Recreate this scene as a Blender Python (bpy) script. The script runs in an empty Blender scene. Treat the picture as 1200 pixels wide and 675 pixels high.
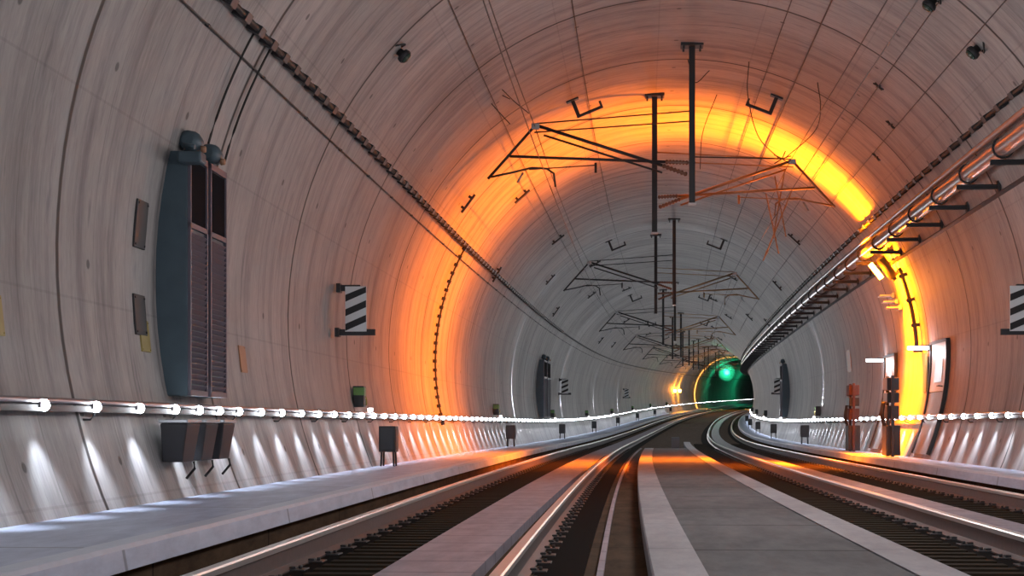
import bpy, bmesh, math, random
from mathutils import Vector, Matrix
random.seed(7)
sc = bpy.context.scene
col = sc.collection
PI = math.pi

# ------------------------------------------------------------------ alignment of the tunnel
ZC = 1.0                      # camera height above the datum; heights v below are measured from camera level
R, UC, VC = 5.08, -0.22, 1.32 # bore radius, bore centre relative to the track axis
VF, VW, VR = -0.92, -0.65, -0.74   # track bed, walkways, rail top
def ax(Y): return 1.05 + .063*Y + .00031*Y*Y
def dax(Y): return .063 + .00062*Y
def rise(Y):
    if Y < 55: return 0.0
    if Y < 125: return .00015*(Y-55)**2
    return .735 + .021*(Y-125)
def P(Y, u, v):
    h = dax(Y); n = math.sqrt(1+h*h)
    return Vector((ax(Y)+u/n, Y-u*h/n, rise(Y)+v+ZC))
def F(Y, u, v):               # frame: x to the right, y along the tunnel, z up
    return Matrix.Translation(P(Y, u, v)) @ Matrix.Rotation(-math.atan(dax(Y)), 4, 'Z')
def W(Y, th, r=R):            # point on the lining, th in degrees above horizontal on the right, 90 = crown
    t = math.radians(th); return P(Y, UC+r*math.cos(t), VC+r*math.sin(t))
def uw(v, side, r=R):         # lateral position of the lining at height v
    return UC + side*math.sqrt(max(0, r*r-(v-VC)**2))
def seg(a, b):
    ys, y = [], a
    while y < b:
        ys.append(y); y += 1.0 if y < 60 else 2.0 if y < 150 else 4.0
    ys.append(b); return ys

# ------------------------------------------------------------------ camera, world, lights
cam = bpy.data.cameras.new('camera'); cam_ob = bpy.data.objects.new('camera', cam); col.objects.link(cam_ob)
cam.sensor_width = 36; cam.lens = 1900/1200*36; cam.clip_start = .05; cam.clip_end = 900
cam.shift_y = (497-337.5)/1200
cam_ob.location = (0, 0, ZC); cam_ob.rotation_euler = (PI/2, 0, 0)
sc.camera = cam_ob
sc.view_settings.view_transform = 'Standard'; sc.view_settings.look = 'None'
sc.view_settings.exposure = 0.0; sc.view_settings.gamma = 1; sc.view_settings.use_curve_mapping = False
world = bpy.data.worlds.new('world'); sc.world = world; world.use_nodes = True
bg = world.node_tree.nodes['Background']; bg.inputs[0].default_value = (.80, .88, 1, 1); bg.inputs[1].default_value = .9
sc.cycles.max_bounces = 6; sc.cycles.diffuse_bounces = 3; sc.cycles.glossy_bounces = 3
sc.cycles.sample_clamp_indirect = 6.0
try: sc.cycles.use_denoising = True; sc.cycles.use_light_tree = True
except Exception: pass

def light(name, kind, loc, energy, colr, size=.1, parent=None):
    l = bpy.data.lights.new(name, kind); l.energy = energy; l.color = colr
    if kind != 'AREA': l.shadow_soft_size = size
    o = bpy.data.objects.new(name, l); o.location = loc; col.objects.link(o)
    if parent: o.parent = parent
    return o
# unseen fill lights added along the bore, with no fixtures
amb = bpy.data.lights.new('fill_light', 'POINT'); amb.energy = 145; amb.color = (1, .96, .96); amb.shadow_soft_size = .45
for y in (1, 7, 12, 17, 22):
    o = bpy.data.objects.new('fill_light', amb); o.location = P(y, .4, 1.9); col.objects.link(o)
amb2 = bpy.data.lights.new('deep_fill_light', 'POINT'); amb2.energy = 100; amb2.color = (.93, .97, 1); amb2.shadow_soft_size = .45
y = 50.0
while y < 215:
    o = bpy.data.objects.new('deep_fill_light', amb2); o.location = P(y, .2, 2.0); col.objects.link(o); y += 9

def ring_light(Y, th, r, energy, colr, half, size=.06, tilt=0.0, inner=.25):
    """a slit luminaire: throws its light in a band across the bore (photometric distribution)"""
    o = light('slit_light', 'POINT', W(Y, th, r), energy, colr, size)
    l = o.data; l.use_nodes = True; nt = l.node_tree
    em = [n for n in nt.nodes if n.type == 'EMISSION'][0]
    g = nt.nodes.new('ShaderNodeNewGeometry'); d = nt.nodes.new('ShaderNodeVectorMath'); d.operation = 'DOT_PRODUCT'
    h = dax(Y)+tilt; n = math.sqrt(1+h*h)
    d.inputs[1].default_value = (h/n, 1/n, 0)
    nt.links.new(g.outputs['Incoming'], d.inputs[0])
    ab = nt.nodes.new('ShaderNodeMath'); ab.operation = 'ABSOLUTE'; nt.links.new(d.outputs['Value'], ab.inputs[0])
    mr = nt.nodes.new('ShaderNodeMapRange'); mr.interpolation_type = 'SMOOTHERSTEP'
    mr.inputs['From Min'].default_value = half*inner; mr.inputs['From Max'].default_value = half
    mr.inputs['To Min'].default_value = 1; mr.inputs['To Max'].default_value = 0
    nt.links.new(ab.outputs[0], mr.inputs['Value']); nt.links.new(mr.outputs[0], em.inputs['Strength'])
    return o
ring_light(34.3, 24, 4.2, 13500, (1, .175, .001), .80, inner=.08)
ring_light(33.6, 22, 4.3, 1500, (1, .20, .002), 1.0, inner=.0)  # second light added to soften and widen the orange band
light('glow_light', 'POINT', W(34.6, 17, 4.4), 150, (1, .24, .004), .1)  # extra spill light added for a broader orange glow on the wall
for y, s_ in ((53, -1), (53, 1), (75, -1), (75, 1), (98, -1), (120, -1)):
    ring_light(y, 90-s_*96, 4.75, 130, (.80, .88, 1), .22, .05, 0, .1)
ring_light(222, 30, 4.3, 26000, (1, .42, .08), .16)
light('glow_light', 'POINT', P(190, uw(1.8,-1)+.6, 1.9), 600, (1, .30, .02), .12)
light('glow_light', 'POINT', P(197, uw(1.8,-1)+.6, 1.9), 600, (1, .38, .03), .12)
light('signal_and_fill_light', 'POINT', P(239.3, -2.2, 4.55), 330, (.02, 1, .42), .2)
light('signal_and_fill_light', 'POINT', P(285, -1, 3), 420, (.02, 1, .42), .2)  # green fill added to tint the bore beyond the signal, no fixture
light('signal_and_fill_light', 'POINT', P(152, 1.6, 5.0), 110, (.12, 1, .45), .2)

# ------------------------------------------------------------------ materials
def nodes(name):
    m = bpy.data.materials.new(name); m.use_nodes = True
    nt = m.node_tree; return m, nt, nt.nodes['Principled BSDF']
def mat(name, c, rough=.6, metal=0.0, var=.15, scale=8.0, bump=0.0, emit=None, es=0.0, spec=.5):
    m, nt, b = nodes(name); b.inputs['Specular IOR Level'].default_value = spec
    b.inputs['Roughness'].default_value = rough; b.inputs['Metallic'].default_value = metal
    tc = nt.nodes.new('ShaderNodeTexCoord')
    ns = nt.nodes.new('ShaderNodeTexNoise'); ns.inputs['Scale'].default_value = scale; ns.inputs['Detail'].default_value = 4
    nt.links.new(tc.outputs['Object'], ns.inputs['Vector'])
    mx = nt.nodes.new('ShaderNodeMix'); mx.data_type = 'RGBA'
    mx.inputs[6].default_value = (*[x*(1-var) for x in c], 1); mx.inputs[7].default_value = (*[min(1, x*(1+var)) for x in c], 1)
    nt.links.new(ns.outputs['Fac'], mx.inputs[0]); nt.links.new(mx.outputs[2], b.inputs['Base Color'])
    if bump:
        bp = nt.nodes.new('ShaderNodeBump'); bp.inputs['Strength'].default_value = bump; bp.inputs['Distance'].default_value = .01
        nt.links.new(ns.outputs['Fac'], bp.inputs['Height']); nt.links.new(bp.outputs[0], b.inputs['Normal'])
    if emit:
        b.inputs['Emission Color'].default_value = (*emit, 1); b.inputs['Emission Strength'].default_value = es
    return m

def lining_material():
    m, nt, b = nodes('cast_concrete_lining')
    N = nt.nodes.new; L = nt.links.new
    uv = N('ShaderNodeUVMap'); uv.uv_map = 'uv'
    sp = N('ShaderNodeSeparateXYZ'); L(uv.outputs[0], sp.inputs[0])   # x = arc length, y = chainage
    def noise(sx, sy, sc_, det=5, rough=.6):
        mp = N('ShaderNodeMapping'); mp.inputs['Scale'].default_value = (sx, sy, 1); L(uv.outputs[0], mp.inputs[0])
        n = N('ShaderNodeTexNoise'); n.inputs['Scale'].default_value = sc_; n.inputs['Detail'].default_value = det; n.inputs['Roughness'].default_value = rough
        L(mp.outputs[0], n.inputs['Vector']); return n.outputs['Fac']
    def ramp(src, pts):
        r = N('ShaderNodeValToRGB'); e = r.color_ramp.elements
        e[0].position, e[0].color = pts[0][0], (*pts[0][1], 1); e[1].position, e[1].color = pts[1][0], (*pts[1][1], 1)
        for p_, c_ in pts[2:]:
            q = e.new(p_); q.color = (*c_, 1)
        L(src, r.inputs[0]); return r.outputs[0]
    def math_(op, a, b_=None, c_=None):
        n = N('ShaderNodeMath'); n.operation = op
        for i, x in enumerate((a, b_, c_)):
            if x is None: continue
            if isinstance(x, (int, float)): n.inputs[i].default_value = x
            else: L(x, n.inputs[i])
        return n.outputs[0]
    def mul(c1, c2):
        x = N('ShaderNodeMix'); x.data_type = 'RGBA'; x.blend_type = 'MULTIPLY'; x.inputs[0].default_value = 1
        L(c1, x.inputs[6]); L(c2, x.inputs[7]); return x.outputs[2]
    base = ramp(noise(.35, .35, 1.0, 6), [(.3, (.31, .292, .285)), (.7, (.48, .452, .440))])
    streak = ramp(noise(.22, 2.6, 1.0, 7, .72), [(.34, (.55, .55, .57)), (.54, (1, 1, 1))])      # shutter marks round the ring
    blot = ramp(noise(.8, 3.4, 1.3, 4), [(.60, (1, 1, 1)), (.70, (.66, .67, .70))])
    fine = ramp(noise(3, 12, 2.0, 4), [(.3, (.82, .82, .82)), (.65, (1.0, 1.0, 1.0))])
    c = mul(mul(mul(base, streak), blot), fine)
    def lines(pos, period, off, width, dark):
        f = math_('PINGPONG', math_('SUBTRACT', pos, off), period/2)
        mr = N('ShaderNodeMapRange'); mr.inputs['From Min'].default_value = width*.5; mr.inputs['From Max'].default_value = width
        mr.inputs['To Min'].default_value = dark; mr.inputs['To Max'].default_value = 1
        L(f, mr.inputs['Value']); return mr.outputs[0]
    wob = math_('MULTIPLY_ADD', noise(.5, .1, 1.0, 2), .05, sp.outputs[1])
    j = lines(wob, 4.13, 11.92, .044, .06)
    j2 = lines(wob, .826, 11.92, .012, .74)
    a1 = lines(sp.outputs[0], 1.6, .3, .014, .86)
    jj = math_('MULTIPLY', math_('MULTIPLY', j, j2), a1)
    # tie-bolt holes
    px = math_('PINGPONG', sp.outputs[0], .8); py = math_('PINGPONG', math_('SUBTRACT', sp.outputs[1], 12.6), 1.03)
    dd = math_('SQRT', math_('ADD', math_('POWER', px, 2), math_('POWER', py, 2)))
    hole = N('ShaderNodeMapRange'); hole.inputs['From Min'].default_value = .03; hole.inputs['From Max'].default_value = .045
    hole.inputs['To Min'].default_value = .35; L(dd, hole.inputs['Value'])
    jj = math_('MULTIPLY', jj, hole.outputs[0])
    cm = N('ShaderNodeCombineColor'); 
    for i in range(3): L(jj, cm.inputs[i])
    c = mul(c, cm.outputs[0]); L(c, b.inputs['Base Color'])
    b.inputs['Roughness'].default_value = .62
    bp = N('ShaderNodeBump'); bp.inputs['Strength'].default_value = .35; bp.inputs['Distance'].default_value = .02
    hh = math_('ADD', noise(.4, 3, 1.5, 4), math_('MULTIPLY', jj, .8)); L(hh, bp.inputs['Height']); L(bp.outputs[0], b.inputs['Normal'])
    return m
def slab_material(name, c1, c2, pitch, rough=.55, jw=.02, jd=.35, spec=.25):
    m, nt, b = nodes(name); N = nt.nodes.new; L = nt.links.new
    uv = N('ShaderNodeUVMap'); uv.uv_map = 'uv'
    n = N('ShaderNodeTexNoise'); n.inputs['Scale'].default_value = 1.6; n.inputs['Detail'].default_value = 7; n.inputs['Roughness'].default_value = .7
    mp = N('ShaderNodeMapping'); mp.inputs['Scale'].default_value = (3, .8, 1); L(uv.outputs[0], mp.inputs[0]); L(mp.outputs[0], n.inputs['Vector'])
    r = N('ShaderNodeValToRGB'); e = r.color_ramp.elements
    e[0].position, e[0].color = .3, (*c1, 1); e[1].position, e[1].color = .7, (*c2, 1); L(n.outputs['Fac'], r.inputs[0])
    sp = N('ShaderNodeSeparateXYZ'); L(uv.outputs[0], sp.inputs[0])
    pp = N('ShaderNodeMath'); pp.operation = 'PINGPONG'; L(sp.outputs[1], pp.inputs[0]); pp.inputs[1].default_value = pitch/2
    mr = N('ShaderNodeMapRange'); mr.inputs['From Min'].default_value = jw*.5; mr.inputs['From Max'].default_value = jw
    mr.inputs['To Min'].default_value = jd; L(pp.outputs[0], mr.inputs['Value'])
    x = N('ShaderNodeMix'); x.data_type = 'RGBA'; x.blend_type = 'MULTIPLY'; x.inputs[0].default_value = 1
    L(r.outputs[0], x.inputs[6]); cc = N('ShaderNodeCombineColor')
    for i in range(3): L(mr.outputs[0], cc.inputs[i])
    L(cc.outputs[0], x.inputs[7]); L(x.outputs[2], b.inputs['Base Color'])
    b.inputs['Roughness'].default_value = rough; b.inputs['Specular IOR Level'].default_value = spec
    bp = N('ShaderNodeBump'); bp.inputs['Strength'].default_value = .3; bp.inputs['Distance'].default_value = .01
    L(n.outputs['Fac'], bp.inputs['Height']); L(bp.outputs[0], b.inputs['Normal'])
    return m
M = dict(
    lining=lining_material(),
    bed=slab_material('brown_track_bed', (.045, .028, .018), (.12, .075, .048), 3.0, .9, spec=.06),
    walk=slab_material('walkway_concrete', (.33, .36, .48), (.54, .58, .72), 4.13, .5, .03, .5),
    slab=slab_material('grey_cover_slab', (.085, .082, .088), (.15, .145, .15), 2.4, .8, .03, .3, spec=.06),
    kerb=slab_material('pale_kerb_concrete', (.24, .225, .245), (.36, .335, .355), 2.4, .7, .012, .5, spec=.15),
    plate=slab_material('pale_track_plate', (.25, .22, .26), (.44, .39, .45), .75, .5, .02, .35),
    rubber=mat('rib_rubber', (.030, .022, .015), .9, spec=.08),
    rail_top=mat('polished_rail_head', (.85, .82, .80), .36, .85, .06),
    rail_side=mat('rusty_rail_web', (.13, .10, .10), .42, .5, .3, 20),
    steel=mat('galvanised_steel', (.42, .43, .45), .42, .8),
    dark=mat('dark_painted_steel', (.035, .034, .038), .5, .3),
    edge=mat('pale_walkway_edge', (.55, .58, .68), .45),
    rail_shade=mat('black_rail_shade', (.006, .005, .005), .95, spec=.03),
    window=mat('dark_glass_panel', (.012, .011, .014), .9, spec=.04),
    black=mat('black_plastic', (.012, .012, .014), .45),
    wire=mat('weathered_wire', (.05, .045, .045), .5, .6),
    gold_lit=mat('gold_lit_metal', (.35, .22, .12), .4, .8),
    cable=mat('black_cable_sheath', (.015, .014, .014), .6),
    pipe=mat('silver_pipe', (.42, .37, .37), .28, .75, .12, 5),
    white=mat('white_enamel', (.72, .74, .76), .4, 0, .05),
    teal=mat('teal_grey_paint', (.065, .10, .125), .5, .1, .3, 4),
    purple=mat('grey_violet_louvre', (.13, .115, .15), .5, .2, .15),
    insul=mat('brown_insulator', (.16, .06, .03), .3),
    yellow=mat('yellow_plate', (.34, .26, .08), .5),
    green=mat('green_enamel', (.10, .22, .06), .45),
    red=mat('red_enamel', (.09, .032, .025), .7),
    orange=mat('orange_plate', (.36, .19, .11), .5),
    olive=mat('dark_green_lens', (.035, .06, .045), .25),
    led=mat('led_lens', (.9, .95, 1), .3, 0, 0, emit=(.86, .93, 1), es=40),
    tube=mat('fluorescent_tube', (.9, .9, 1), .3, 0, 0, emit=(1, .97, 1), es=9),
    amber=mat('amber_lens', (1, .5, .1), .3, 0, 0, emit=(1, .5, .06), es=30),
    grn=mat('green_signal_lens', (.1, 1, .5), .3, 0, 0, emit=(.10, 1, .55), es=5),
    alu=mat('aluminium_rail', (.34, .30, .32), .4, .8, .05),
)

# ------------------------------------------------------------------ mesh helpers
def link(name, me, m, parent=None, mx=None):
    o = bpy.data.objects.new(name, me); col.objects.link(o)
    for x in (m if isinstance(m, (list, tuple)) else [m]): me.materials.append(M[x])
    if parent: o.parent = parent
    if mx is not None: o.matrix_local = mx
    return o
def fin(name, bm, m, parent=None, smooth=False, mx=None):
    bmesh.ops.recalc_face_normals(bm, faces=bm.faces)
    me = bpy.data.meshes.new(name); bm.to_mesh(me); bm.free()
    if smooth:
        for p in me.polygons: p.use_smooth = True
    return link(name, me, m, parent, mx)
def tag(o, label, cat, group=None, kind=None):
    o['label'] = label; o['category'] = cat
    if group: o['group'] = group
    if kind: o['kind'] = kind
    return o
def thing(name, label, cat, mx, group=None):
    o = bpy.data.objects.new(name, None); col.objects.link(o); o.matrix_world = mx; o.empty_display_size = .2
    return tag(o, label, cat, group)
def dup(root, mx, label, group=None):
    r = root.copy(); col.objects.link(r); r.matrix_world = mx; r['label'] = label
    if group: r['group'] = group
    for ch in [o for o in list(col.objects) if o.parent == root]:
        c = ch.copy(); col.objects.link(c); c.parent = r
        for g in [o for o in list(col.objects) if o.parent == ch]:
            d = g.copy(); col.objects.link(d); d.parent = c
    return r
def box(bm, x0, x1, y0, y1, z0, z1, bev=0.0, mx=None, mi=0):
    r = bmesh.ops.create_cube(bm, size=1)
    vs = r['verts']
    for v in vs: v.co = Vector((x0+(x1-x0)*(v.co.x+.5), y0+(y1-y0)*(v.co.y+.5), z0+(z1-z0)*(v.co.z+.5)))
    fs = list({f for v in vs for f in v.link_faces})
    if bev:
        es = list({e for v in vs for e in v.link_edges})
        rr = bmesh.ops.bevel(bm, geom=es, offset=bev, segments=2, affect='EDGES', profile=.5)
        fs = [f for f in rr['faces']]; vs = rr['verts']
        vs = list({v for f in fs for v in f.verts})
    for f in fs: f.material_index = mi
    if mx is not None: bmesh.ops.transform(bm, matrix=mx, verts=list(vs))
def tube(bm, pts, r, n=8, mi=0, cap=True):
    pts = [Vector(p) for p in pts]; rings = []
    for i, p in enumerate(pts):
        a = pts[max(0, i-1)]; b = pts[min(len(pts)-1, i+1)]; t = (b-a).normalized()
        up = Vector((0, 0, 1)) if abs(t.z) < .95 else Vector((1, 0, 0))
        s = t.cross(up).normalized(); w = s.cross(t)
        rr = r[i] if isinstance(r, (list, tuple)) else r
        rings.append([bm.verts.new(p + rr*(math.cos(2*PI*k/n)*s + math.sin(2*PI*k/n)*w)) for k in range(n)])
    for a, b in zip(rings, rings[1:]):
        for k in range(n):
            f = bm.faces.new((a[k], a[(k+1) % n], b[(k+1) % n], b[k])); f.smooth = True; f.material_index = mi
    if cap:
        for q in (rings[0][::-1], rings[-1]):
            f = bm.faces.new(q); f.material_index = mi
def lathe(bm, prof, origin, axis, n=16, mi=0):
    axis = Vector(axis).normalized(); up = Vector((0, 0, 1)) if abs(axis.z) < .9 else Vector((1, 0, 0))
    s = axis.cross(up).normalized(); w = s.cross(axis); o = Vector(origin); rings = []
    for r, h in prof:
        rings.append([bm.verts.new(o + axis*h + max(r, .0005)*(math.cos(2*PI*k/n)*s + math.sin(2*PI*k/n)*w)) for k in range(n)])
    for a, b in zip(rings, rings[1:]):
        for k in range(n):
            f = bm.faces.new((a[k], a[(k+1) % n], b[(k+1) % n], b[k])); f.smooth = True; f.material_index = mi
    bm.faces.new(rings[0][::-1]); bm.faces.new(rings[-1])
def sweep(bm, prof, ys, closed=True, mis=None, uvm=True):
    """profile of (u, v) extruded along the alignment; uv = (length round the profile, chainage)"""
    rows = [[bm.verts.new(P(Y, u, v)) for u, v in prof] for Y in ys]
    uvl = bm.loops.layers.uv.get('uv') or bm.loops.layers.uv.new('uv')
    s = [0.0]
    for (a, b), (c, d) in zip(prof, prof[1:]+prof[:1]): s.append(s[-1]+math.hypot(c-a, d-b))
    n = len(prof); m = n if closed else n-1
    for i in range(len(ys)-1):
        for k in range(m):
            q = (k+1) % n
            f = bm.faces.new((rows[i][k], rows[i][q], rows[i+1][q], rows[i+1][k]))
            for lp, c in zip(f.loops, ((s[k], ys[i]), (s[k+1], ys[i]), (s[k+1], ys[i+1]), (s[k], ys[i+1]))): lp[uvl].uv = c
            if mis: f.material_index = mis[k]
    if closed:
        bm.faces.new(rows[0][::-1]); bm.faces.new(rows[-1])
def smoothpath(ctrl, n=10):
    c = [Vector(p) for p in ctrl]; c = [2*c[0]-c[1]]+c+[2*c[-1]-c[-2]]; out = []
    for i in range(1, len(c)-2):
        for k in range(n):
            t = k/n; a, b, d, e = c[i-1], c[i], c[i+1], c[i+2]
            out.append(.5*((2*b)+(-a+d)*t+(2*a-5*b+4*d-e)*t*t+(-a+3*b-3*d+e)*t**3))
    out.append(c[-2]); return out

# ------------------------------------------------------------------ the bore
Y0, Y1 = -8, 430
def lining(name, t0, t1, n):
    bm = bmesh.new(); ys = seg(Y0, Y1)
    prof = []
    for k in range(n+1):
        t = math.radians(t0+(t1-t0)*k/n); prof.append((UC+R*math.cos(t), VC+R*math.sin(t)))
    off = math.radians(t0)*R
    rows = [[bm.verts.new(P(Y, u, v)) for u, v in prof] for Y in ys]
    uvl = bm.loops.layers.uv.new('uv')
    st = math.radians((t1-t0)/n)*R
    for i in range(len(ys)-1):
        for k in range(n):
            f = bm.faces.new((rows[i][k], rows[i+1][k], rows[i+1][k+1], rows[i][k+1])); f.smooth = True
            for lp, c in zip(f.loops, ((off+k*st, ys[i]), (off+k*st, ys[i+1]), (off+(k+1)*st, ys[i+1]), (off+(k+1)*st, ys[i]))): lp[uvl].uv = c
    me = bpy.data.meshes.new(name); bm.to_mesh(me); bm.free()
    o = link(name, me, 'lining'); o['kind'] = 'structure'; return o
lining('wall_right', -27, 50, 28)
lining('ceiling', 50, 130, 30)
lining('wall_left', 130, 207, 28)

def struct(name, prof, mats, mis=None, a=Y0, b=Y1):
    bm = bmesh.new(); sweep(bm, prof, seg(a, b), True, mis)
    o = fin(name, bm, mats); o['kind'] = 'structure'; return o
struct('floor', [(-4.9, VF-.3), (-4.9, VF), (4.5, VF), (4.5, VF-.3)], ['bed'])
# walkways with a paler raised edge strip
struct('trim_1', [(uw(VW, -1)-.05, VF+.005), (uw(VW, -1)-.05, VW), (-3.80, VW), (-3.80, VW+.012), (-3.66, VW+.012), (-3.64, VW-.01), (-3.62, VW-.12), (-3.70, VW-.125), (-3.70, VF+.005)], ['walk', 'edge', 'bed'], [0, 0, 0, 1, 1, 0, 2, 2, 2])
struct('trim_2', [(3.70, VF+.005), (3.70, VW-.125), (3.62, VW-.12), (3.64, VW-.01), (3.66, VW+.012), (3.80, VW+.012), (3.80, VW), (uw(VW, 1)+.05, VW), (uw(VW, 1)+.05, VF+.005)], ['walk', 'edge', 'bed'], [2, 2, 0, 1, 1, 0, 0, 0, 0])
# raised slab between the tracks
struct('trim_3', [(-.60, VF+.004), (-.60, VR-.008), (.42, VR-.008), (.42, VF+.004)], ['slab'], None, Y0, 50)
struct('trim_4', [(-.88, VF+.05), (-.88, VR-.01), (-.87, VR), (-.605, VR), (-.605, VF+.05)], ['kerb'], None, Y0, 50)
struct('trim_5', [(.425, VF+.004), (.425, VR), (.67, VR), (.68, VR-.01), (.68, VF+.004)], ['kerb'], None, Y0, 66)
for i_, (a_, b_) in enumerate(((-3.06, -2.88), (-1.56, -1.26), (1.26, 1.56), (2.88, 3.06))):  # near-black strips: shade beside each rail put into the colour
    struct(f'trim_{10+i_}', [(a_, VF+.002), (a_, VF+.012), (b_, VF+.012), (b_, VF+.002)], ['rail_shade'])
# feet under the left kerb
bm = bmesh.new(); y = 2.0
while y < 50:
    box(bm, -.82, -.62, -.25, .25, 0, .055, mx=F(y, 0, VF)); y += 1.2
o = fin('trim_6', bm, 'kerb'); o['kind'] = 'structure'
# pale plates between the rails
struct('trim_7', [(-2.40, VF+.003), (-2.40, VF+.085), (-1.86, VF+.085), (-1.86, VF+.003)], ['plate'], None, Y0, 300)
struct('trim_8', [(1.84, VF+.003), (1.84, VF+.085), (2.30, VF+.085), (2.30, VF+.003)], ['plate'], None, Y0, 300)
# ribbed drainage strip beside the rails
bm = bmesh.new()
for u0, u1 in ((-2.92, -2.50), (2.45, 2.92), (.86, 1.40)):
    y = 5.0
    while y < 70:
        box(bm, u0, u1, -.07, .07, 0, .028, mx=F(y, 0, VF+.001)); y += .30
o = fin('trim_9', bm, 'rubber'); o['kind'] = 'structure'
# low service channel beyond the end of the slab
bm = bmesh.new(); sweep(bm, [(-1.18, VF+.001), (-1.18, VF+.03), (-1.14, VF+.03), (-1.14, VF+.001)], seg(Y0, 60))
tag(fin('floor_cable', bm, 'plate'), 'thin pale cable duct along the brown track bed left of the grey slab', 'cable')

# ------------------------------------------------------------------ rails
def rail_profile(u):
    p = [(.07, -.172), (.07, -.162), (.012, -.145), (.008, -.05), (.034, -.040), (.036, -.010), (.028, 0)]
    return [(u+a, VR+b) for a, b in p] + [(u-a, VR+b) for a, b in p[::-1]]
labels = {-3.15: 'outermost left steel running rail, beside the left walkway',
          -1.65: 'steel running rail just left of the brown bed and central slab',
          1.65: 'steel running rail just right of the central grey slab',
          3.15: 'outermost right steel running rail, beside the right walkway'}
for u, lb in labels.items():
    t = thing('running_rail', lb, 'rail', F(0, u, VR-.172), 'running rails')
    bm = bmesh.new(); pr = rail_profile(u); sweep(bm, pr, seg(Y0, Y1), True, [0]*4+[1]*4+[1]+[0]*5)
    r = fin('rail_bar', bm, ['rail_side', 'rail_top'], t); r.matrix_parent_inverse = t.matrix_world.inverted()
    me = None; y = 5.1
    for k in range(90):
        if me is None:
            bm = bmesh.new(); box(bm, -.16, .16, -.09, .09, -.006, .012, .004)
            for s in (-1, 1):
                box(bm, s*.075-.02, s*.075+.02, -.03, .03, .010, .026, .004)
                lathe(bm, [(.012, 0), (.012, .022)], (s*.12, 0, .01), (0, 0, 1), 6)
            f0 = fin('rail_fastener', bm, 'dark', t, mx=t.matrix_world.inverted() @ F(y, u, VR-.172)); me = f0.data
        else:
            o = bpy.data.objects.new('rail_fastener', me); col.objects.link(o); o.parent = t
            o.matrix_local = t.matrix_world.inverted() @ F(y, u, VR-.172)
        y += .6

# ------------------------------------------------------------------ handrails with LED lamps
led_light = bpy.data.lights.new('led_light', 'SPOT'); led_light.energy = 42; led_light.color = (.76, .86, 1)
led_light.spot_size = math.radians(76); led_light.spot_blend = 1; led_light.shadow_soft_size = .02
def handrail(side, ys_led, label):
    VH = .165; uo = uw(VH, side) - side*.12
    t = thing('handrail', label, 'handrail', F(10, uo, VW), 'lit handrails'); inv = t.matrix_world.inverted()
    bm = bmesh.new(); tube(bm, [P(Y, uo, VH) for Y in seg(Y0, Y1)], .023, 8)
    fin('tube', bm, 'alu', t, mx=inv)
    bm = bmesh.new()
    sweep(bm, [(uo-.012, VH-.075), (uo-.012, VH-.03), (uo+.012, VH-.03), (uo+.012, VH-.075)], seg(Y0, Y1))
    fin('cable_channel', bm, 'dark', t, mx=inv)
    bm = bmesh.new(); box(bm, -.03, .03, -.045, .045, -.022, .022, .008); lens = bmesh.new()
    lathe(lens, [(.001, -.042), (.021, -.038), (.036, -.021), (.042, 0), (.036, .021), (.021, .038), (.001, .042)], (0, 0, 0), (0, 0, 1), 12)
    hm = bpy.data.meshes.new('lamp_body'); bm.to_mesh(hm); hm.materials.append(M['alu']); bm.free()
    lm = bpy.data.meshes.new('lens'); lens.to_mesh(lm); lm.materials.append(M['led']); lens.free()
    bmesh_rest = bmesh.new()
    for i, Y in enumerate(ys_led):
        if i < 100:
            o = bpy.data.objects.new('led_lamp', hm); col.objects.link(o); o.parent = t; o.matrix_local = inv @ F(Y, uo, VH-.03)
            q = bpy.data.objects.new('lens', lm); col.objects.link(q); q.parent = o; q.location = (-side*.032, 0, -.004)
        else:
            lathe(bmesh_rest, [(.010, -.018), (.018, 0), (.010, .018)], P(Y, uo-side*.028, VH-.038), (0, 0, 1), 6)
        if Y < 175:
            l = bpy.data.objects.new('led_light', led_light); col.objects.link(l); l.parent = t
            l.matrix_local = inv @ F(Y, uo-side*.13, VH-.06) @ Matrix.Rotation(-side*math.radians(4), 4, 'Y')
    o = fin('led_lamp_run', bmesh_rest, 'led', t, mx=inv); o['kind'] = 'stuff'
    y = 3.2; k = 0; bme = None
    while k < 95:
        mxl = inv @ F(y, uo, VH)
        if bme is None:
            bm = bmesh.new(); tube(bm, [(0, 0, -.02), (0, 0, -.10), (side*.03, 0, -.13), (side*.125, 0, -.13)], .010, 6)
            box(bm, side*.105-.012, side*.105+.012, -.04, .04, -.18, -.08, .003)
            b = fin('bracket', bm, 'dark', t, mx=mxl); bme = b.data
        else:
            b = bpy.data.objects.new('bracket', bme); col.objects.link(b); b.parent = t; b.matrix_local = mxl
        y += 2.2; k += 1
base = [3.15+1.1*i for i in range(7)]+[10.85, 11.95, 13.05, 14.1, 14.9, 15.65, 16.45, 17.45, 18.5]
lY = base+[18.5+1.1*i for i in range(1, 280)]
rY = [3.4+1.1*i for i in range(290)]
handrail(-1, lY, 'long handrail with white lamps along the left tunnel wall')
handrail(1, rY, 'long handrail with white lamps along the right tunnel wall')

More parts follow.
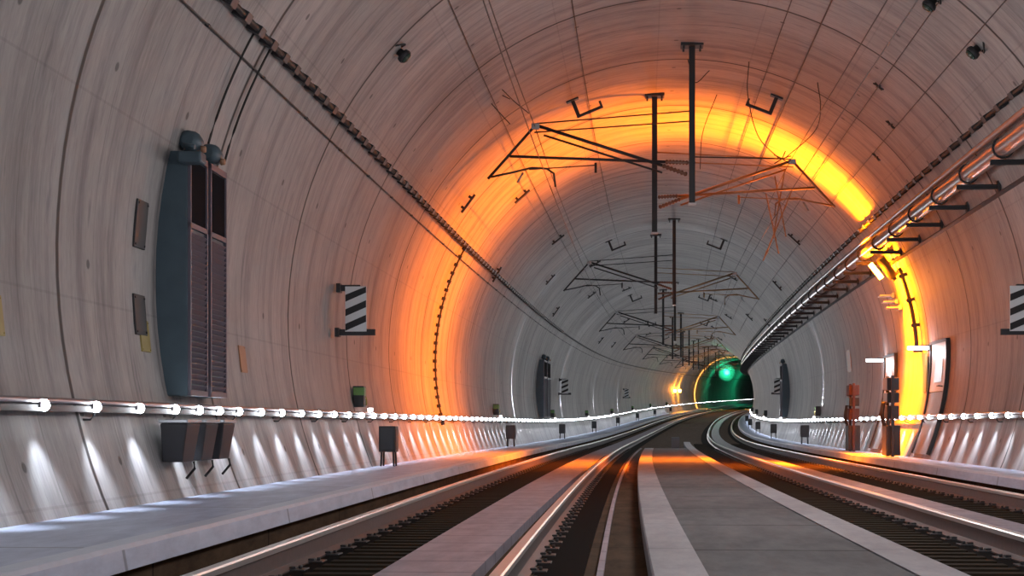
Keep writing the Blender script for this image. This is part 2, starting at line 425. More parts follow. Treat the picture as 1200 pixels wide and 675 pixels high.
# ------------------------------------------------------------------ cables and pipes along the walls
def longcable(name, label, th, r, rad, m, clip=None, a=Y0, b=330, cat='cable', clipm='dark'):
    t = thing(name, label, cat, Matrix.Translation(W(max(a, 10), th, r))); inv = t.matrix_world.inverted()
    bm = bmesh.new(); tube(bm, [W(Y, th, r) for Y in seg(a, b)], rad, 8); fin('sheath' if cat == 'cable' else 'pipe_run', bm, m, t, mx=inv)
    if clip:
        y = 12.0; k = 0; me = None; d = math.radians(th)
        while y < 130 and k < 100:
            mx_ = inv @ F(y, UC+r*math.cos(d), VC+r*math.sin(d)) @ Matrix.Rotation(-d, 4, 'Y')
            if me is None:
                bm = bmesh.new(); box(bm, -rad*1.3, R-r, -clip[1], clip[1], -rad*1.5, rad*1.5, .004)
                c = fin('clip', bm, clipm, t, mx=mx_); me = c.data
            else:
                c = bpy.data.objects.new('clip', me); col.objects.link(c); c.parent = t; c.matrix_local = mx_
            y += clip[0]; k += 1
    return t
longcable('wall_cable', 'thick black cable in closely spaced clips high on the left wall', 150.2, 4.97, .030, 'cable', (.55, .09))
longcable('wall_cable', 'slim grey conduit just below the thick black cable on the left wall', 153.5, 5.05, .010, 'wire', (2.2, .03), b=200)
longcable('wall_cable', 'thick black cable in clips high on the right wall, above the silver pipe', 35, 4.97, .030, 'cable', (.8, .09))
for th, side in ((108.5, 'left'), (127, 'left'), (72, 'right'), (66, 'right'), (52, 'right'), (45, 'right')):
    longcable('ceiling_wire', {108.5: 'thin dark line of cable on the crown, left of the ceiling masts', 127: 'thin dark cable on the upper left lining above the thick clipped cable',
      72: 'thin dark cable on the crown, first to the right of the ceiling masts', 66: 'thin dark cable on the crown, second to the right of the ceiling masts',
      52: 'thin dark cable on the upper right lining passing the pair of round lamps', 45: 'thin dark cable on the upper right lining nearest the thick clipped cable'}[th], th, 5.05, .007 if th != 66 else .012, 'wire', None, b=90)
# silver pipe on the right wall
def pipe():
    th, r = 29.3, 4.76
    t = thing('service_pipe', 'long silver service pipe strapped high along the right wall', 'pipe', Matrix.Translation(W(20, th, r))); inv = t.matrix_world.inverted()
    bm = bmesh.new(); tube(bm, [W(Y, th, r) for Y in seg(Y0, 330)], .125, 14); fin('pipe_run', bm, 'pipe', t, mx=inv)
    bm = bmesh.new(); tube(bm, [W(Y, th+2.6, r+.05) for Y in seg(Y0, 330)], .045, 10); fin('small_pipe', bm, 'pipe', t, mx=inv)
    bm = bmesh.new(); sweep(bm, [(uw(3.1, 1)-.20, 3.35), (uw(3.1, 1)-.20, 3.37), (uw(3.1, 1)-.04, 3.37), (uw(3.1, 1)-.04, 3.35)], seg(Y0, 330)); fin('cable_tray', bm, 'dark', t, mx=inv)
    y = 12.7; me = None; k = 0
    while k < 70:
        d = math.radians(th); mx_ = inv @ F(y, UC+r*math.cos(d), VC+r*math.sin(d))
        if me is None:
            bm = bmesh.new(); n = 18; pts = [(.135*math.cos(2*PI*i/n), 0, .135*math.sin(2*PI*i/n)) for i in range(n+1)]
            for i in range(n): tube(bm, [pts[i], pts[i+1]], .016, 6)
            c = fin('strap', bm, 'dark', t, mx=mx_); me = c.data
            bm = bmesh.new()
            L = .43; box(bm, -.17, L, -.03, .03, -.175, -.16, 0); box(bm, -.17, L, -.03, .03, -.23, -.215, 0); box(bm, -.17, L, -.006, .006, -.215, -.175, 0)
            box(bm, L-.015, L+.02, -.07, .07, -.30, -.10, .004)
            g = fin('support_arm', bm, 'dark', t, mx=mx_); gme = g.data
        else:
            c = bpy.data.objects.new('strap', me); col.objects.link(c); c.parent = t; c.matrix_local = mx_
            g = bpy.data.objects.new('support_arm', gme); col.objects.link(g); g.parent = t; g.matrix_local = mx_
        y += 2.25 if k % 1 == 0 else 2; k += 1
pipe()
def ringcable(name, label, Y, t0, t1, rad, m, r=5.02, clipstep=None):
    t = thing(name, label, 'cable', Matrix.Translation(W(Y, t0, r))); inv = t.matrix_world.inverted()
    n = max(8, int(abs(t1-t0)/2)); bm = bmesh.new(); tube(bm, [W(Y, t0+(t1-t0)*i/n, r) for i in range(n+1)], rad, 8)
    fin('sheath', bm, m, t, mx=inv)
    if clipstep:
        k = 0; a = min(t0, t1)
        while a < max(t0, t1):
            d = math.radians(a); bm = bmesh.new(); box(bm, -rad*1.6, R-r, -.05, .05, -.035, .035, .004)
            fin('clip', bm, 'dark', t, mx=inv @ F(Y, UC+r*math.cos(d), VC+r*math.sin(d)) @ Matrix.Rotation(-d, 4, 'Y')); a += clipstep
ringcable('ring_cable', 'dark cable with dotted clips climbing the left wall inside the orange band', 34.4, 195, 151, .02, 'cable', 5.03, 2.2)
ringcable('ring_cable', 'dark curved pipe dropping down the right wall from the orange lamp', 33.4, 22, 2, .045, 'dark', 4.98, 6)
ringcable('ring_cable', 'dark cable climbing the left lining from the tall louvred cabinets', 16.1, 164.5, 150, .012, 'cable', 5.04)
ringcable('ring_cable', 'dark cable climbing the left lining from the nearer cabinet top', 15.4, 164.5, 150, .012, 'cable', 5.04)

# ------------------------------------------------------------------ overhead line: masts, cantilevers, wires
def mast(Y, du, label):
    u = UC+du; vt = VC+math.sqrt(R*R-du*du); vb = 3.72
    t = thing('ceiling_mast', label, 'mast', F(Y, u, vt), 'ceiling masts')
    bm = bmesh.new(); h = vb-vt
    for s in (-1, 1): box(bm, s*.045-.006, s*.045+.006, -.045, .045, h, -.02, 0)
    box(bm, -.045, .045, -.006, .006, h, -.02, 0); fin('post', bm, 'dark', t)
    bm = bmesh.new(); box(bm, -.19, .19, -.16, .16, -.045, .03, .006)
    for sx in (-1, 1):
        for sy in (-1, 1): lathe(bm, [(.02, -.10), (.02, 0)], (sx*.14, sy*.11, 0), (0, 0, 1), 6)
    fin('head_plate', bm, 'dark', t)
    bm = bmesh.new(); box(bm, -.065, .065, -.065, .065, h-.03, h, .004); fin('foot_cap', bm, 'steel', t)
    return t
def cantilever(Y, du, side, label):
    u = UC+du; m = 'wire' if side < 0 else 'gold_lit'
    t = thing('cantilever_arm', label, 'cantilever', F(Y, u, 3.72), 'overhead line cantilevers')
    def rod(name, pts, r=.02, mm='dark' if side < 0 else 'gold_lit'):  # right-hand arms coloured gold to carry the orange lamplight
        bm = bmesh.new(); tube(bm, [(side*a, 0, b-3.72) for a, b in pts], r, 8); return fin(name, bm, mm, t)
    def insulator(a, b):
        a = Vector((side*a[0], 0, a[1]-3.72)); b = Vector((side*b[0], 0, b[1]-3.72)); d = b-a; L = d.length
        prof = []; n = 7
        for i in range(n):
            prof += [(.022, L*i/n), (.045, L*(i+.5)/n)]
        prof.append((.022, L)); bm = bmesh.new(); lathe(bm, prof, a, d, 10); fin('insulator', bm, 'insul', t)
    rod('top_tie', [(.05, 5.27), (2.62, 5.10)], .012)
    rod('top_tie', [(.05, 5.10), (2.66, 4.95)], .012)
    rod('main_strut', [(.50, 4.36), (2.66, 5.08)], .028); insulator((.08, 4.2), (.50, 4.36))
    rod('main_strut', [(.50, 4.24), (2.50, 4.90)], .018)
    rod('register_tube', [(.45, 4.42), (3.08, 4.55)], .024); insulator((.06, 4.40), (.45, 4.42))
    rod('end_pole', [(2.66, 5.05), (3.45, 4.17)], .024)
    rod('steady_arm', [(3.40, 4.20), (3.05, 4.27), (2.70, 4.35), (2.45, 4.33), (2.33, 4.25), (2.30, 4.02)], .018)
    rod('drop_bar', [(1.62, 4.42), (1.62, 4.25)], .022)
    rod('drop_rod', [(2.75, 4.32), (1.62, 4.38)], .010)
    bm = bmesh.new(); box(bm, -.07, .07, -.04, .04, -.05, .05, .01, Matrix.Translation((side*2.64, 0, 5.05-3.72))); fin('wire_clamp', bm, 'steel', t)
    bm = bmesh.new(); tube(bm, [(side*2.85, 0, .55), (side*2.95, 0, .38)], .02, 6); fin('clamp', bm, 'steel', t)
    return t
ordn = ['nearest', 'second', 'third', 'fourth', 'fifth', 'sixth', 'seventh', 'eighth', 'ninth', 'tenth', 'eleventh', 'twelfth', 'thirteenth', 'fourteenth', 'fifteenth']
m1 = c1 = m2 = c2 = None
for k in range(8):
    Ya, Yb = 27.3+23.2*k, 31.4+23.2*k
    la = f'dark steel mast hung from the crown, {ordn[k]} of the right-hand row'
    lb = f'dark steel mast hung from the crown, {ordn[k]} of the left-hand row'
    ca = f'cantilever arms reaching over the left track, {ordn[k]} along the tunnel'
    cb = f'cantilever arms reaching over the right track, {ordn[k]} along the tunnel'
    if k == 0:
        m1 = mast(Ya, .25, la); m2 = mast(Yb, -.35, lb); c1 = cantilever(Ya, .25, -1, ca); c2 = cantilever(Yb, -.35, 1, cb)
    else:
        v1 = VC+math.sqrt(R*R-.0625); v2 = VC+math.sqrt(R*R-.1225)
        dup(m1, F(Ya, UC+.25, v1), la); dup(m2, F(Yb, UC-.35, v2), lb)
        dup(c1, F(Ya, UC+.25, 3.72), ca); dup(c2, F(Yb, UC-.35, 3.72), cb)
def span(Yn, Yf, u0, u1, v, sag=0, n=12):
    return [P(Yn+(Yf-Yn)*i/n, u0+(u1-u0)*i/n, v-sag*4*(i/n)*(1-i/n)) for i in range(n+1)]
for side, Ys, uu, lb in ((-1, 27.3, -2.62, 'left'), (1, 31.4, 2.02, 'right')):
    for nm, v, rad, m_, sag in (('messenger_wire', 5.05, .009, 'wire', .10), ('contact_wire', 4.05, .008, 'wire', .0)):
        bm = bmesh.new(); st = [Ys-23.2*2]+[Ys+23.2*k for k in range(-1, 9)]
        for a, b in zip(st, st[1:]): tube(bm, span(a, b, uu if nm[0] == 'm' else uu-side*.25, uu if nm[0] == 'm' else uu-side*.25, v, sag), rad, 6)
        tag(fin(nm, bm, m_), ('upper sagging' if nm[0] == 'm' else 'lower straight')+f' overhead wire strung above the {lb} track', 'wire', 'overhead wires')
# feeder rod to the right with an anchor star
bm = bmesh.new(); p = F(27.5, UC+.25, 4.53)
tube(bm, [p @ Vector((0.04, 0, 0)), p @ Vector((1.52, 0, -.05))], .012, 6)
for a in (20, 70, 150, 215, 320): tube(bm, [p @ Vector((1.52, 0, -.05)), p @ Vector((1.52+.16*math.cos(math.radians(a)), 0, -.05+.14*math.sin(math.radians(a))))], .010, 6)
tag(fin('feeder_rod', bm, 'wire'), 'thin dark rod from the nearest mast rightwards ending in a star of clamps', 'rod')
for i, (Y, pts, lb) in enumerate((
    (27.6, [(1.5, 4.5), (1.15, 4.9), (.98, 5.6), (1.0, 6.15)], 'thin loose wire curving up to the crown from the star clamps'),
    (27.6, [(1.6, 4.5), (2.1, 4.95), (2.2, 5.35), (2.15, 5.78)], 'thin loose wire rising to the lining on the right of the star clamps'),
    (26.8, [(-3.0, 5.0), (-3.35, 5.4), (-3.4, 5.6), (-3.0, 5.42)], 'thin loose wire looping above the left cantilever end'),
    (26.4, [(-2.66, 5.1), (-2.9, 5.3), (-3.1, 5.5)], 'short thin wire slanting from the left cantilever end to the lining'),
    (28.0, [(.35, 6.1), (.1, 5.9), (-.02, 6.3)], 'small dark wire loop hanging at the crown beside the nearest mast'),
    (31.2, [(.62, 6.33), (.35, 5.6), (.3, 4.9)], 'thin wire curving down the bright orange crown right of the nearest mast'))):
    bm = bmesh.new(); tube(bm, smoothpath([P(Y, u, v) for u, v in pts], 8), .008, 6)
    tag(fin('loose_wire', bm, 'wire'), lb, 'wire', 'loose wires')
# insulator strings right of the second mast, orange lamplight put into their colour
for i, (x0, z0, x1, z1) in enumerate(((1.95, 4.95, 1.72, 3.6), (2.12, 4.6, 1.55, 3.2), (1.8, 4.9, 2.02, 3.7), (1.65, 4.6, 1.9, 3.4))):
    bm = bmesh.new(); a = P(31.6+.3*i, x0, z0); b = P(31.6+.3*i, x1, z1)
    n = 16; pts = [a.lerp(b, k/n) for k in range(n+1)]
    tube(bm, pts, [.010 if k % 2 else .018 for k in range(n+1)], 6)
    tag(fin('dropper', bm, 'gold_lit'), f'gold-lit dropper rod in a crossing bundle under the nearest right-hand cantilever, {["longest", "lowest-reaching", "rightmost", "shortest"][i]} one', 'dropper', 'gold-lit droppers')

# ceiling brackets in symmetrical pairs
def bracket(side):
    t = thing('ceiling_bracket', '', 'bracket', Matrix(), 'ceiling brackets')
    bm = bmesh.new(); box(bm, -.035, .035, -.03, .03, -.36, 0, .003); fin('post', bm, 'dark', t)
    bm = bmesh.new(); box(bm, -.12, .12, -.08, .08, -.03, .012, .004); fin('base_plate', bm, 'dark', t)
    bm = bmesh.new(); box(bm, min(0, -side*.46), max(0, -side*.46), -.03, .03, -.36, -.31, .003); box(bm, -side*.46-.02, -side*.46+.02, -.03, .03, -.36, -.22, .003); fin('arm', bm, 'dark', t)
    return t
bl = bracket(-1); br = bracket(1)
for k in range(8):
    Y = 30+23.2*k
    for s, proto in ((-1, bl), (1, br)):
        a = math.radians(90-s*21.8); mx_ = F(Y, UC+R*math.cos(a), VC+R*math.sin(a)) @ Matrix.Rotation(PI/2-a, 4, 'Y')
        lb = f'dark L-shaped bracket on the crown {"left" if s < 0 else "right"} of the masts, {ordn[k]} along the tunnel'
        if k == 0: proto.matrix_world = mx_; proto['label'] = lb
        else: dup(proto, mx_, lb)
# small bar brackets on the lining
proto = None; cnt = dict(left=0, right=0)
spots = [(31.5, 143), (36, 131), (41, 150), (46, 128), (52, 138), (57, 120), (63, 60), (44, 47), (55, 42), (66, 128), (72, 112), (78, 66), (60, 145), (84, 55), (90, 122), (98, 140), (104, 64), (112, 118), (120, 60), (74, 44), (88, 142), (68, 35)]
for Y, th in sorted(spots):
    a = math.radians(th); mx_ = F(Y, UC+R*math.cos(a), VC+R*math.sin(a)) @ Matrix.Rotation(PI/2-a, 4, 'Y')
    sd = 'left' if th > 90 else 'right'; cnt[sd] += 1
    lb = f'small dark bar bracket on the {sd} side of the lining, {ordn[cnt[sd]-1]} along that side'
    if proto is None:
        proto = thing('bar_bracket', lb, 'bracket', mx_, 'small bar brackets')
        bm = bmesh.new(); box(bm, -.22, .22, -.03, .03, -.10, -.055, .006); fin('bar', bm, 'dark', proto)
        
        for sx in (-1, 1): bm = bmesh.new(); box(bm, sx*.125-.025, sx*.125+.025, -.03, .03, -.06, .01, 0); fin('stud', bm, 'dark', proto)
    else: dup(proto, mx_, lb)
# small anchor stars on the right of the crown
for (Y, th, lb) in ((25.6, 52, 'upper'), (27.0, 46, 'right'), (29.5, 44, 'lower')):
    a = math.radians(th); bm = bmesh.new(); c = W(Y, th, 5.03)
    for q in range(6):
        t_ = q*PI/3+.3; d = (W(Y, th+1, 5.03)-W(Y, th, 5.03)).normalized(); f_ = (P(Y+1, 0, 0)-P(Y, 0, 0)).normalized()
        tube(bm, [c, c+.10*(math.cos(t_)*d+math.sin(t_)*f_)], .012, 5)
    tag(fin('anchor', bm, 'dark'), f'small star-shaped anchor on the right lining, {lb} one of the three', 'anchor', 'star anchors')
# round ceiling lamps (dark lenses)
for (Y, th, lb) in ((20.5, 137, 'round dark-glass lamp on the upper left lining above the clipped cable'),
                    (20.7, 52.8, 'round dark-glass lamp at the top edge right of centre, upper of the right pair'),
                    (21.0, 43.5, 'round dark-glass lamp on the upper right lining, lower of the right pair')):
    a = math.radians(th); t = thing('round_lamp', lb, 'lamp', F(Y, UC+R*math.cos(a), VC+R*math.sin(a)) @ Matrix.Rotation(PI/2-a, 4, 'Y'), 'round lining lamps')
    bm = bmesh.new(); lathe(bm, [(.05, .01), (.05, -.05), (.085, -.06), (.095, -.10), (.09, -.13)], (0, 0, 0), (0, 0, 1), 20); fin('housing', bm, 'dark', t)
    bm = bmesh.new(); lathe(bm, [(.08, -.13), (.07, -.15), (.04, -.165), (.003, -.17)], (0, 0, 0), (0, 0, 1), 20); fin('lens', bm, 'olive', t)
    bm = bmesh.new(); tube(bm, smoothpath([(.06, -.04, 0), (.10, -.22, -.06), (.0, -.3, 0)], 6), .012, 6); fin('lead', bm, 'cable', t)

# ------------------------------------------------------------------ signs with diagonal stripes
def striped_sign(Y, side, label):
    v = 1.66; uc = -4.93 if side < 0 else 4.60
    t = thing('striped_sign', label, 'sign', F(Y, uc, v), 'striped signs')
    w, h = .155, .325
    bm = bmesh.new(); box(bm, -w, w, -.006, .008, -h, h, .002); fin('panel', bm, 'white', t)
    bm = bmesh.new()
    for k in range(3):          # diagonal black bands clipped to the panel
        z0 = -h+.06+k*.21; zz = [z0-.05, z0+.05, z0+.05+.13, z0-.05+.13]
        pts = [(-w+.004, zz[0]), (-w+.004, zz[1]), (w-.004, zz[2]), (w-.004, zz[3])]
        pts = [(x, max(-h+.002, min(h-.002, z))) for x, z in pts]
        vs = [bm.verts.new((x, y_, z)) for y_ in (-.0105, -.0065) for x, z in pts]
        for q in ((0, 1, 2, 3), (7, 6, 5, 4), (0, 4, 5, 1), (1, 5, 6, 2), (2, 6, 7, 3), (3, 7, 4, 0)): bm.faces.new([vs[i] for i in q])
    fin('stripes', bm, 'black', t)
    for z, a, b in ((h-.02, -.28, .06), (-h-.01, -.30, .28)):
        bm = bmesh.new(); lo, hi = (a, b) if side < 0 else (-b, -a); box(bm, lo, hi, .008, .06, z-.045, z+.045, .004)
        x = (lo+.03) if side < 0 else (hi-.03); box(bm, x-.03, x+.03, -.05, .12, z-.065, z+.065, .004); fin('mounting_bar', bm, 'dark', t)
striped_sign(23.0, -1, 'black and white diagonally striped sign on the left wall')
striped_sign(23.6, 1, 'black and white diagonally striped sign at the right edge')
striped_sign(73.0, -1, 'small distant striped sign on the left wall beyond the far louvred cabinets')
striped_sign(73.0, 1, 'small distant striped sign on the right wall beyond the far louvred cabinets')
striped_sign(125.0, -1, 'tiny striped sign farthest along the left wall')

# ------------------------------------------------------------------ wall stations: phone, uplight, stand box
upl = bpy.data.lights.new('uplight', 'SPOT'); upl.energy = 42; upl.color = (.82, .86, 1); upl.spot_size = math.radians(46); upl.spot_blend = .8; upl.shadow_soft_size = .03
def station(Y, side, label1, label2, protos=[None, None]):
    u = uw(.3, side)
    mx1 = F(Y, u-side*.09, .26) @ Matrix.Rotation(0 if side < 0 else PI, 4, 'Z')
    mx2 = F(Y+.35, uw(-.3, side)-side*.31, VW) @ Matrix.Rotation(0 if side < 0 else PI, 4, 'Z')
    if protos[0] is None:
        t = thing('emergency_phone', label1, 'phone', mx1, 'wall phones')
        bm = bmesh.new(); box(bm, -.10, .07, -.10, .10, 0, .32, .01); fin('box', bm, 'black', t)
        bm = bmesh.new(); box(bm, -.09, .075, -.105, -.095, .18, .30, .004); box(bm, .065, .078, -.08, .08, .17, .30, .004); fin('plate', bm, 'green', t)
        bm = bmesh.new(); tube(bm, [(.085, .03, .03), (.095, .0, .06), (.095, 0, .12), (.085, -.03, .15)], .014, 6); fin('handset', bm, 'yellow', t)
        protos[0] = t
        t = thing('stand_cabinet', label2, 'cabinet', mx2, 'stand cabinets')
        bm = bmesh.new(); box(bm, -.13, .13, -.16, .16, .22, .62, .012); fin('body', bm, 'black', t)
        bm = bmesh.new(); box(bm, -.10, .10, -.168, -.158, .26, .58, .004); box(bm, .128, .136, -.13, .13, .26, .58, .004); fin('door', bm, 'dark', t)
        for sx in (-1, 1):
            for sy in (-1, 1):
                bm = bmesh.new(); tube(bm, [(sx*.10, sy*.12, 0), (sx*.09, sy*.11, .23)], .016, 6); fin('leg', bm, 'dark', t)
        protos[1] = t
    else:
        dup(protos[0], mx1, label1); dup(protos[1], mx2, label2)
    l = bpy.data.objects.new('uplight', upl); col.objects.link(l)
    l.matrix_world = F(Y+.5, u-side*.22, .28) @ Matrix.Rotation(PI+side*math.radians(-14), 4, 'Y')
    bm = bmesh.new(); lathe(bm, [(.035, 0), (.045, .05), (.03, .06)], P(Y+.5, u-side*.16, .19), (0, 0, 1), 10)
    tag(fin('uplight_lamp', bm, 'tube'), label1.replace('phone box', 'uplight beside the phone box').replace('green-topped ', 'small white '), 'lamp', 'wall uplights')
for k in range(8):
    Y = 24.4+22*k
    station(Y, -1, f'green-topped phone box above the left handrail, {ordn[k]} along the wall', f'black cabinet on legs below the left handrail, {ordn[k]} along the wall')
for k in range(5):
    Y = 53+17*k
    station(Y, 1, f'green-topped phone box above the right handrail, {ordn[k]} beyond the doors', f'black cabinet on legs below the right handrail, {ordn[k]} beyond the doors')

# ------------------------------------------------------------------ tall louvred cabinets, left wall
def louvre_cabinet(Y, w, label, side=-1):
    z0 = .26; top = 2.50; ub = -5.0 if side < 0 else 4.56
    mx_ = F(Y, ub, z0) if side < 0 else F(Y+w, ub, z0) @ Matrix.Rotation(PI, 4, 'Z')
    t = thing('louvred_cabinet', label, 'cabinet', mx_, 'louvred cabinets'); H = top-z0; dpt = .30
    bm = bmesh.new(); box(bm, -dpt, 0, 0, w, 0, H, .01); fin('body', bm, 'teal', t)
    bm = bmesh.new()
    for a, b, c, d in ((0, .035, 0, H), (w-.035, w, 0, H), (0, w, 0, .05), (0, w, H-.06, H), (0, w, H*.70-.03, H*.70+.02)): box(bm, .0, .028, a, b, c, d, .003)
    fin('frame', bm, 'purple', t)
    bm = bmesh.new(); box(bm, .001, .012, .04, w-.04, H*.70+.03, H-.07, .002); fin('dark_window', bm, 'window', t)
    bm = bmesh.new(); z = .08
    while z < H*.70-.05:
        box(bm, -.004, .004, .035, w-.035, -.022, .022, 0, Matrix.Translation((.012, 0, z)) @ Matrix.Rotation(.6, 4, 'Y')); z += .05
    fin('louvre_panel', bm, 'purple', t)
    bm = bmesh.new(); tube(bm, [(-.05, w*.5, H), (-.05, w*.5, H+.08)], .05, 12)
    lathe(bm, [(.05, -.15), (.09, -.12), (.105, 0), (.09, .12), (.05, .15)], (-.05, w*.5, H+.13), (0, 1, 0), 16); fin('fan_housing', bm, 'teal', t)
    bm = bmesh.new(); lathe(bm, [(.035, 0), (.03, .04)], (.045, w*.5, H+.06), (1, 0, 0), 12); fin('cap', bm, 'orange', t)
louvre_cabinet(14.45, .62, 'tall louvred wall cabinet with dark window, nearer of the left pair')
louvre_cabinet(15.17, .62, 'tall louvred wall cabinet with dark window, farther of the left pair')
louvre_cabinet(62.5, 1.5, 'distant tall louvred cabinet on the left wall, in the grey depth of the tunnel')
louvre_cabinet(64.2, 1.5, 'second distant louvred cabinet on the left wall, just behind the other')
louvre_cabinet(68.5, 1.5, 'distant tall louvred cabinet on the right wall, in the grey depth of the tunnel', 1)
bm = bmesh.new(); box(bm, -.24, -.02, -.22, -.02, 0, .10, .02); tube(bm, [(-.2, -.12, .09), (-.2, -.12, .17), (-.1, -.12, .15)], .025, 8)
o = fin('junction_box', bm, 'teal', mx=None); o.matrix_world = F(14.45, -4.80, 2.36); tag(o, 'small teal junction box beside the top of the nearer louvred cabinet', 'box')
for z, h, lb in ((1.55, .42, 'upper'), (.78, .36, 'lower')):  # dark plates standing in for patches of shade on the lining
    t = thing('shade_patch', f'dark rectangular shade patch on the lining left of the louvred cabinets, {lb} one', 'plate', F(13.9, uw(z, -1)-.012, z) @ Matrix.Rotation(-math.atan2(uw(z+h, -1)-uw(z, -1), h)*-1, 4, 'Y'), 'dark shade patches')
    bm = bmesh.new(); box(bm, -.03, .03, -.16, .16, 0, h, .006); fin('plate', bm, 'dark', t)
    bm = bmesh.new()
    for a in (-.13, .13):
        for b in (.03, h-.03): lathe(bm, [(.012, 0), (.010, .008)], (.03, a, b), (1, 0, 0), 8)
    fin('screws', bm, 'dark', t)
# bins slung below the handrail
for i, (Y, lb) in enumerate(((13.85, 'nearest'), (14.48, 'middle'), (15.11, 'farthest'))):
    t = thing('wall_bin', f'dark teal metal box slung below the left handrail, {lb} of three', 'box', F(Y, uw(-.1, -1)+.20, -.33), 'boxes below the handrail')
    bm = bmesh.new(); box(bm, -.12, .12, -.22, .22, 0, .34, .015)
    for v in bm.verts:
        if v.co.z < .1: v.co.x = v.co.x*.75-.02; v.co.y *= .85
    fin('body', bm, 'dark', t)
    bm = bmesh.new(); box(bm, -.13, .13, -.235, .235, .34, .37, .006); fin('lid', bm, 'steel', t)
    bm = bmesh.new(); tube(bm, [(.09, .1, 0), (.10, .1, -.06), (.02, .12, -.15)], .012, 6); fin('lead', bm, 'cable', t)

# notice plates
def plate(Y, v, side, w, h, m, label):
    d = math.asin((v-VC)/R); u = uw(v, side)
    bm = bmesh.new(); box(bm, -.012, .004, -w/2, w/2, -h/2, h/2, .002)
    for a in (-1, 1):
        for b in (-1, 1): lathe(bm, [(.008, 0), (.006, .006)], (.004 if side < 0 else -.012, a*(w/2-.02), b*(h/2-.02)), (1 if side < 0 else -1, 0, 0), 6)
    o = fin('notice_plate', bm, m); o.matrix_world = F(Y, u+(.012 if side < 0 else -.004), v) @ Matrix.Rotation(d if side < 0 else -d, 4, 'Y')
    tag(o, label, 'plate', 'notice plates')
plate(14.0, .78, -1, .26, .28, 'yellow', 'yellow notice plate on the left wall before the louvred cabinets')
plate(10.62, .74, -1, .2, .28, 'yellow', 'yellow notice plate at the left edge of the picture')
plate(17.6, .72, -1, .28, .3, 'orange', 'faded orange notice plate right of the louvred cabinets')
plate(45.5, 1.75, 1, .85, .60, 'orange', 'orange-brown notice board on the right wall beyond the doors')

# ------------------------------------------------------------------ doors and gear on the right wall
def wall_door(n, Ya, Yb, stripe):
    t = thing(f'door_{n}', '', 'door', F(Ya, 0, 0)); del t['label'], t['category']; t['kind'] = 'structure'; inv = t.matrix_world.inverted()
    r = 5.0; th0, th1 = -22, 2.5
    def patch(name, a, b, t0, t1, r0, r1, m, nn=12):
        bm = bmesh.new(); sec = []
        for i in range(nn+1):
            q = t0+(t1-t0)*i/nn; sec.append([bm.verts.new(W(y_, q, r_)) for y_, r_ in ((a, r0), (b, r0), (b, r1), (a, r1))])
        for s0, s1 in zip(sec, sec[1:]):
            for k in range(4): bm.faces.new((s0[k], s0[(k+1) % 4], s1[(k+1) % 4], s1[k]))
        bm.faces.new(sec[0]); bm.faces.new(sec[-1][::-1]); return fin(name, bm, m, t, mx=inv)
    patch('leaf', Ya+.03, Yb-.03, -8, th1, 5.07, 5.03, 'white'); patch('lower_leaf', Ya+.03, Yb-.03, th0, -8.2, 5.07, 5.03, 'steel')
    patch('frame_side', Ya-.02, Ya+.03, th0, th1+.6, 5.07, 5.0, 'dark'); patch('frame_side', Yb-.03, Yb+.02, th0, th1+.6, 5.07, 5.0, 'dark')
    patch('frame_top', Ya+.03, Yb-.03, th1, th1+.6, 5.07, 5.0, 'dark', 2)
    hdl = bmesh.new(); tube(hdl, [W(Ya+.3, -7, 5.03), W(Ya+.3, -7, 4.96), W(Ya+.5, -7, 4.96)], .012, 6); fin('door_handle', hdl, 'dark', t, mx=inv)
    patch('window', Ya+.45, Yb-.45, -6, -1, 5.029, 5.02, 'pipe', 4)
wall_door(1, 30.3, 32.0, True); wall_door(2, 36.6, 38.2, False)
def door_lamp(Y, label):
    u = uw(1.5, 1)-.02; t = thing('door_lamp', label, 'lamp', F(Y, u, 1.5), 'door lamps')
    bm = bmesh.new(); box(bm, -.02, .02, -.03, .03, -.06, .04, .004); box(bm, -.35, 0, -.04, .04, .035, .06, .004); fin('arm', bm, 'dark', t)
    bm = bmesh.new(); box(bm, -.42, -.02, -.05, .05, -.03, .035, .01); fin('tube', bm, 'tube', t)
    l = light('door_light', 'POINT', (-.3, -.15, -.12), 14, (.95, .93, 1), .06, t)
door_lamp(32.4, 'bright white lamp on a bracket above the nearer right door')
door_lamp(38.6, 'bright white lamp on a bracket above the farther right door')
def switch_rack(Y, main, label):
    vb = VW; t = thing('switch_rack', label, 'rack', F(Y, uw(vb, 1)-.30, vb), 'equipment racks')
    for s in (-1, 1):
        bm = bmesh.new(); box(bm, -.03, .03, s*.35-.03, s*.35+.03, 0, 1.62, .004); fin('post', bm, main, t)
    bm = bmesh.new(); box(bm, -.12, .16, -.30, .30, .02, .62, .015); fin('lower_cabinet', bm, 'dark', t)
    for z0, z1, m_ in ((.75, 1.02, main), (1.08, 1.28, 'black'), (1.33, 1.58, main)):
        bm = bmesh.new(); box(bm, -.10, .14, -.28, .28, z0, z1, .012); fin('switch_box', bm, m_, t)
    bm = bmesh.new()
    for k in range(4): tube(bm, smoothpath([(-.11, -.2+.13*k, .6), (-.16, -.18+.12*k, .85), (-.12, -.2+.13*k, 1.1)], 5), .014, 6)
    fin('leads', bm, 'cable', t)
switch_rack(33.0, 'dark', 'dark equipment rack with switch boxes beside the nearer right door')
switch_rack(39.2, 'red', 'reddish equipment rack beside the farther right door')
bm = bmesh.new(); box(bm, -.03, .0, -.18, .18, -.38, .38, .004); o = fin('notice_plate', bm, 'yellow'); o.matrix_world = F(32.7, uw(1.0, 1)-.03, 1.02)
tag(o, 'tall yellow plate between the nearer door and the orange light', 'plate', 'notice plates')
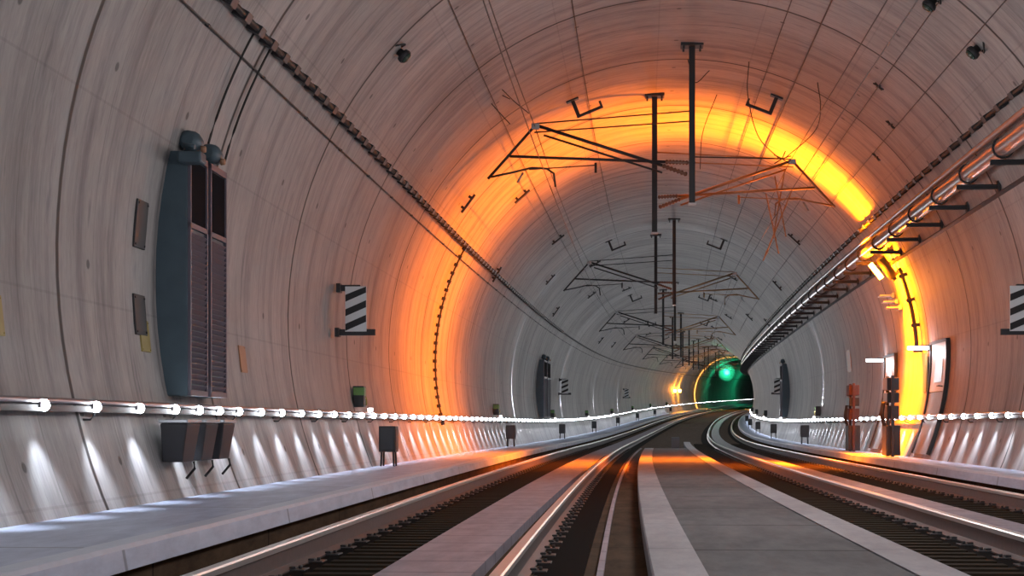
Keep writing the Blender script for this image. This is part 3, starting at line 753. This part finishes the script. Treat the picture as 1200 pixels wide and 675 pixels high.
# the orange slit lamp
t = thing('slit_lamp', 'dark cylindrical orange lamp on the right wall below the silver pipe', 'lamp', Matrix.Translation(W(34.0, 24.5, 4.85)))
inv = t.matrix_world.inverted()
bm = bmesh.new(); a, b = W(33.6, 26, 4.75), W(33.7, 20.5, 4.86); tube(bm, [a, b], .10, 14); tube(bm, [b, b+(b-a)*.15], .05, 10); fin('housing', bm, 'dark', t, mx=inv)
bm = bmesh.new(); tube(bm, [W(34.2, 26, 4.62), W(34.25, 21.5, 4.72)], .055, 12); fin('lens', bm, 'amber', t, mx=inv)
bm = bmesh.new()
for q in (21.5, 24.5, 27): box(bm, -.02, .12, -.35, .35, -.015, .015, .003, F(34.0, UC+4.98*math.cos(math.radians(q)), VC+4.98*math.sin(math.radians(q))))
fin('mounting_rail', bm, 'dark', t, mx=inv)
for k, th in enumerate((13.5, 15.2, 17)):
    a = math.radians(th); o = None; bm = bmesh.new(); box(bm, -.28, .03, -.20, .20, -.015, .015, .003); box(bm, -.03, .03, -.22, .22, -.05, .05, .004)
    o = fin('wall_bracket', bm, 'steel'); o.matrix_world = F(35.2+.25*k, UC+5.03*math.cos(a), VC+5.03*math.sin(a)); tag(o, f'short steel bracket in the bright orange light on the right wall, {["bottom", "middle", "top"][k]} of three', 'bracket', 'lit wall brackets')
# far amber beacons and green signals
for Y, lb in ((190, 'amber beacon lamp on the far left wall, nearer of two'), (197, 'amber beacon lamp on the far left wall, farther of two')):
    t = thing('beacon_lamp', lb, 'lamp', F(Y, uw(1.8, -1)+.05, 1.6), 'amber beacons')
    bm = bmesh.new(); lathe(bm, [(.05, 0), (.16, .05), (.2, .2), (.16, .36), (.03, .42)], (.12, 0, 0), (0, 0, 1), 14); fin('lens', bm, 'amber', t)
    bm = bmesh.new(); box(bm, -.05, .25, -.12, .12, -.10, 0, .01); fin('base', bm, 'dark', t)
def signal(Y, u, v, label):
    t = thing('signal', label, 'signal', F(Y, u, v), 'green signals')
    bm = bmesh.new(); box(bm, -.4, .4, .02, .20, -.5, .5, .03); fin('backboard', bm, 'black', t)
    bm = bmesh.new(); lathe(bm, [(.34, 0), (.28, .08), (.02, .13)], (0, .02, -.05), (0, -1, 0), 20); fin('green_lens', bm, 'grn', t)
    bm = bmesh.new(); tube(bm, [(0, .12, .5), (0, .12, 1.0)], .04, 8); fin('hanger', bm, 'dark', t)
signal(240, -2.2, 4.55, 'glowing green signal in the far end of the tunnel')

bm = bmesh.new(); bmesh.ops.create_uvsphere(bm, u_segments=24, v_segments=14, radius=1.3)  # scattering ball added to imitate the glow around the signal
m = bpy.data.materials.new('signal_glow_haze'); m.use_nodes = True; nt = m.node_tree; nt.nodes.remove(nt.nodes['Principled BSDF'])
vs_ = nt.nodes.new('ShaderNodeVolumeScatter'); vs_.inputs['Density'].default_value = .35; vs_.inputs['Color'].default_value = (.9, .9, .9, 1)
nt.links.new(vs_.outputs[0], nt.nodes['Material Output'].inputs['Volume']); M['haze'] = m
o = fin('haze', bm, 'haze'); o.matrix_world = F(239.5, -2.2, 4.5); tag(o, 'added haze ball glowing green round the far signal', 'haze', None, 'stuff')
# block at the far end of the central slab
bm = bmesh.new(); box(bm, -.15, .15, -.2, .2, 0, .42, .02); o = fin('marker_post', bm, 'kerb'); o.matrix_world = F(61, .1, VF); tag(o, 'pale concrete marker block in the dark beyond the central slab', 'block')
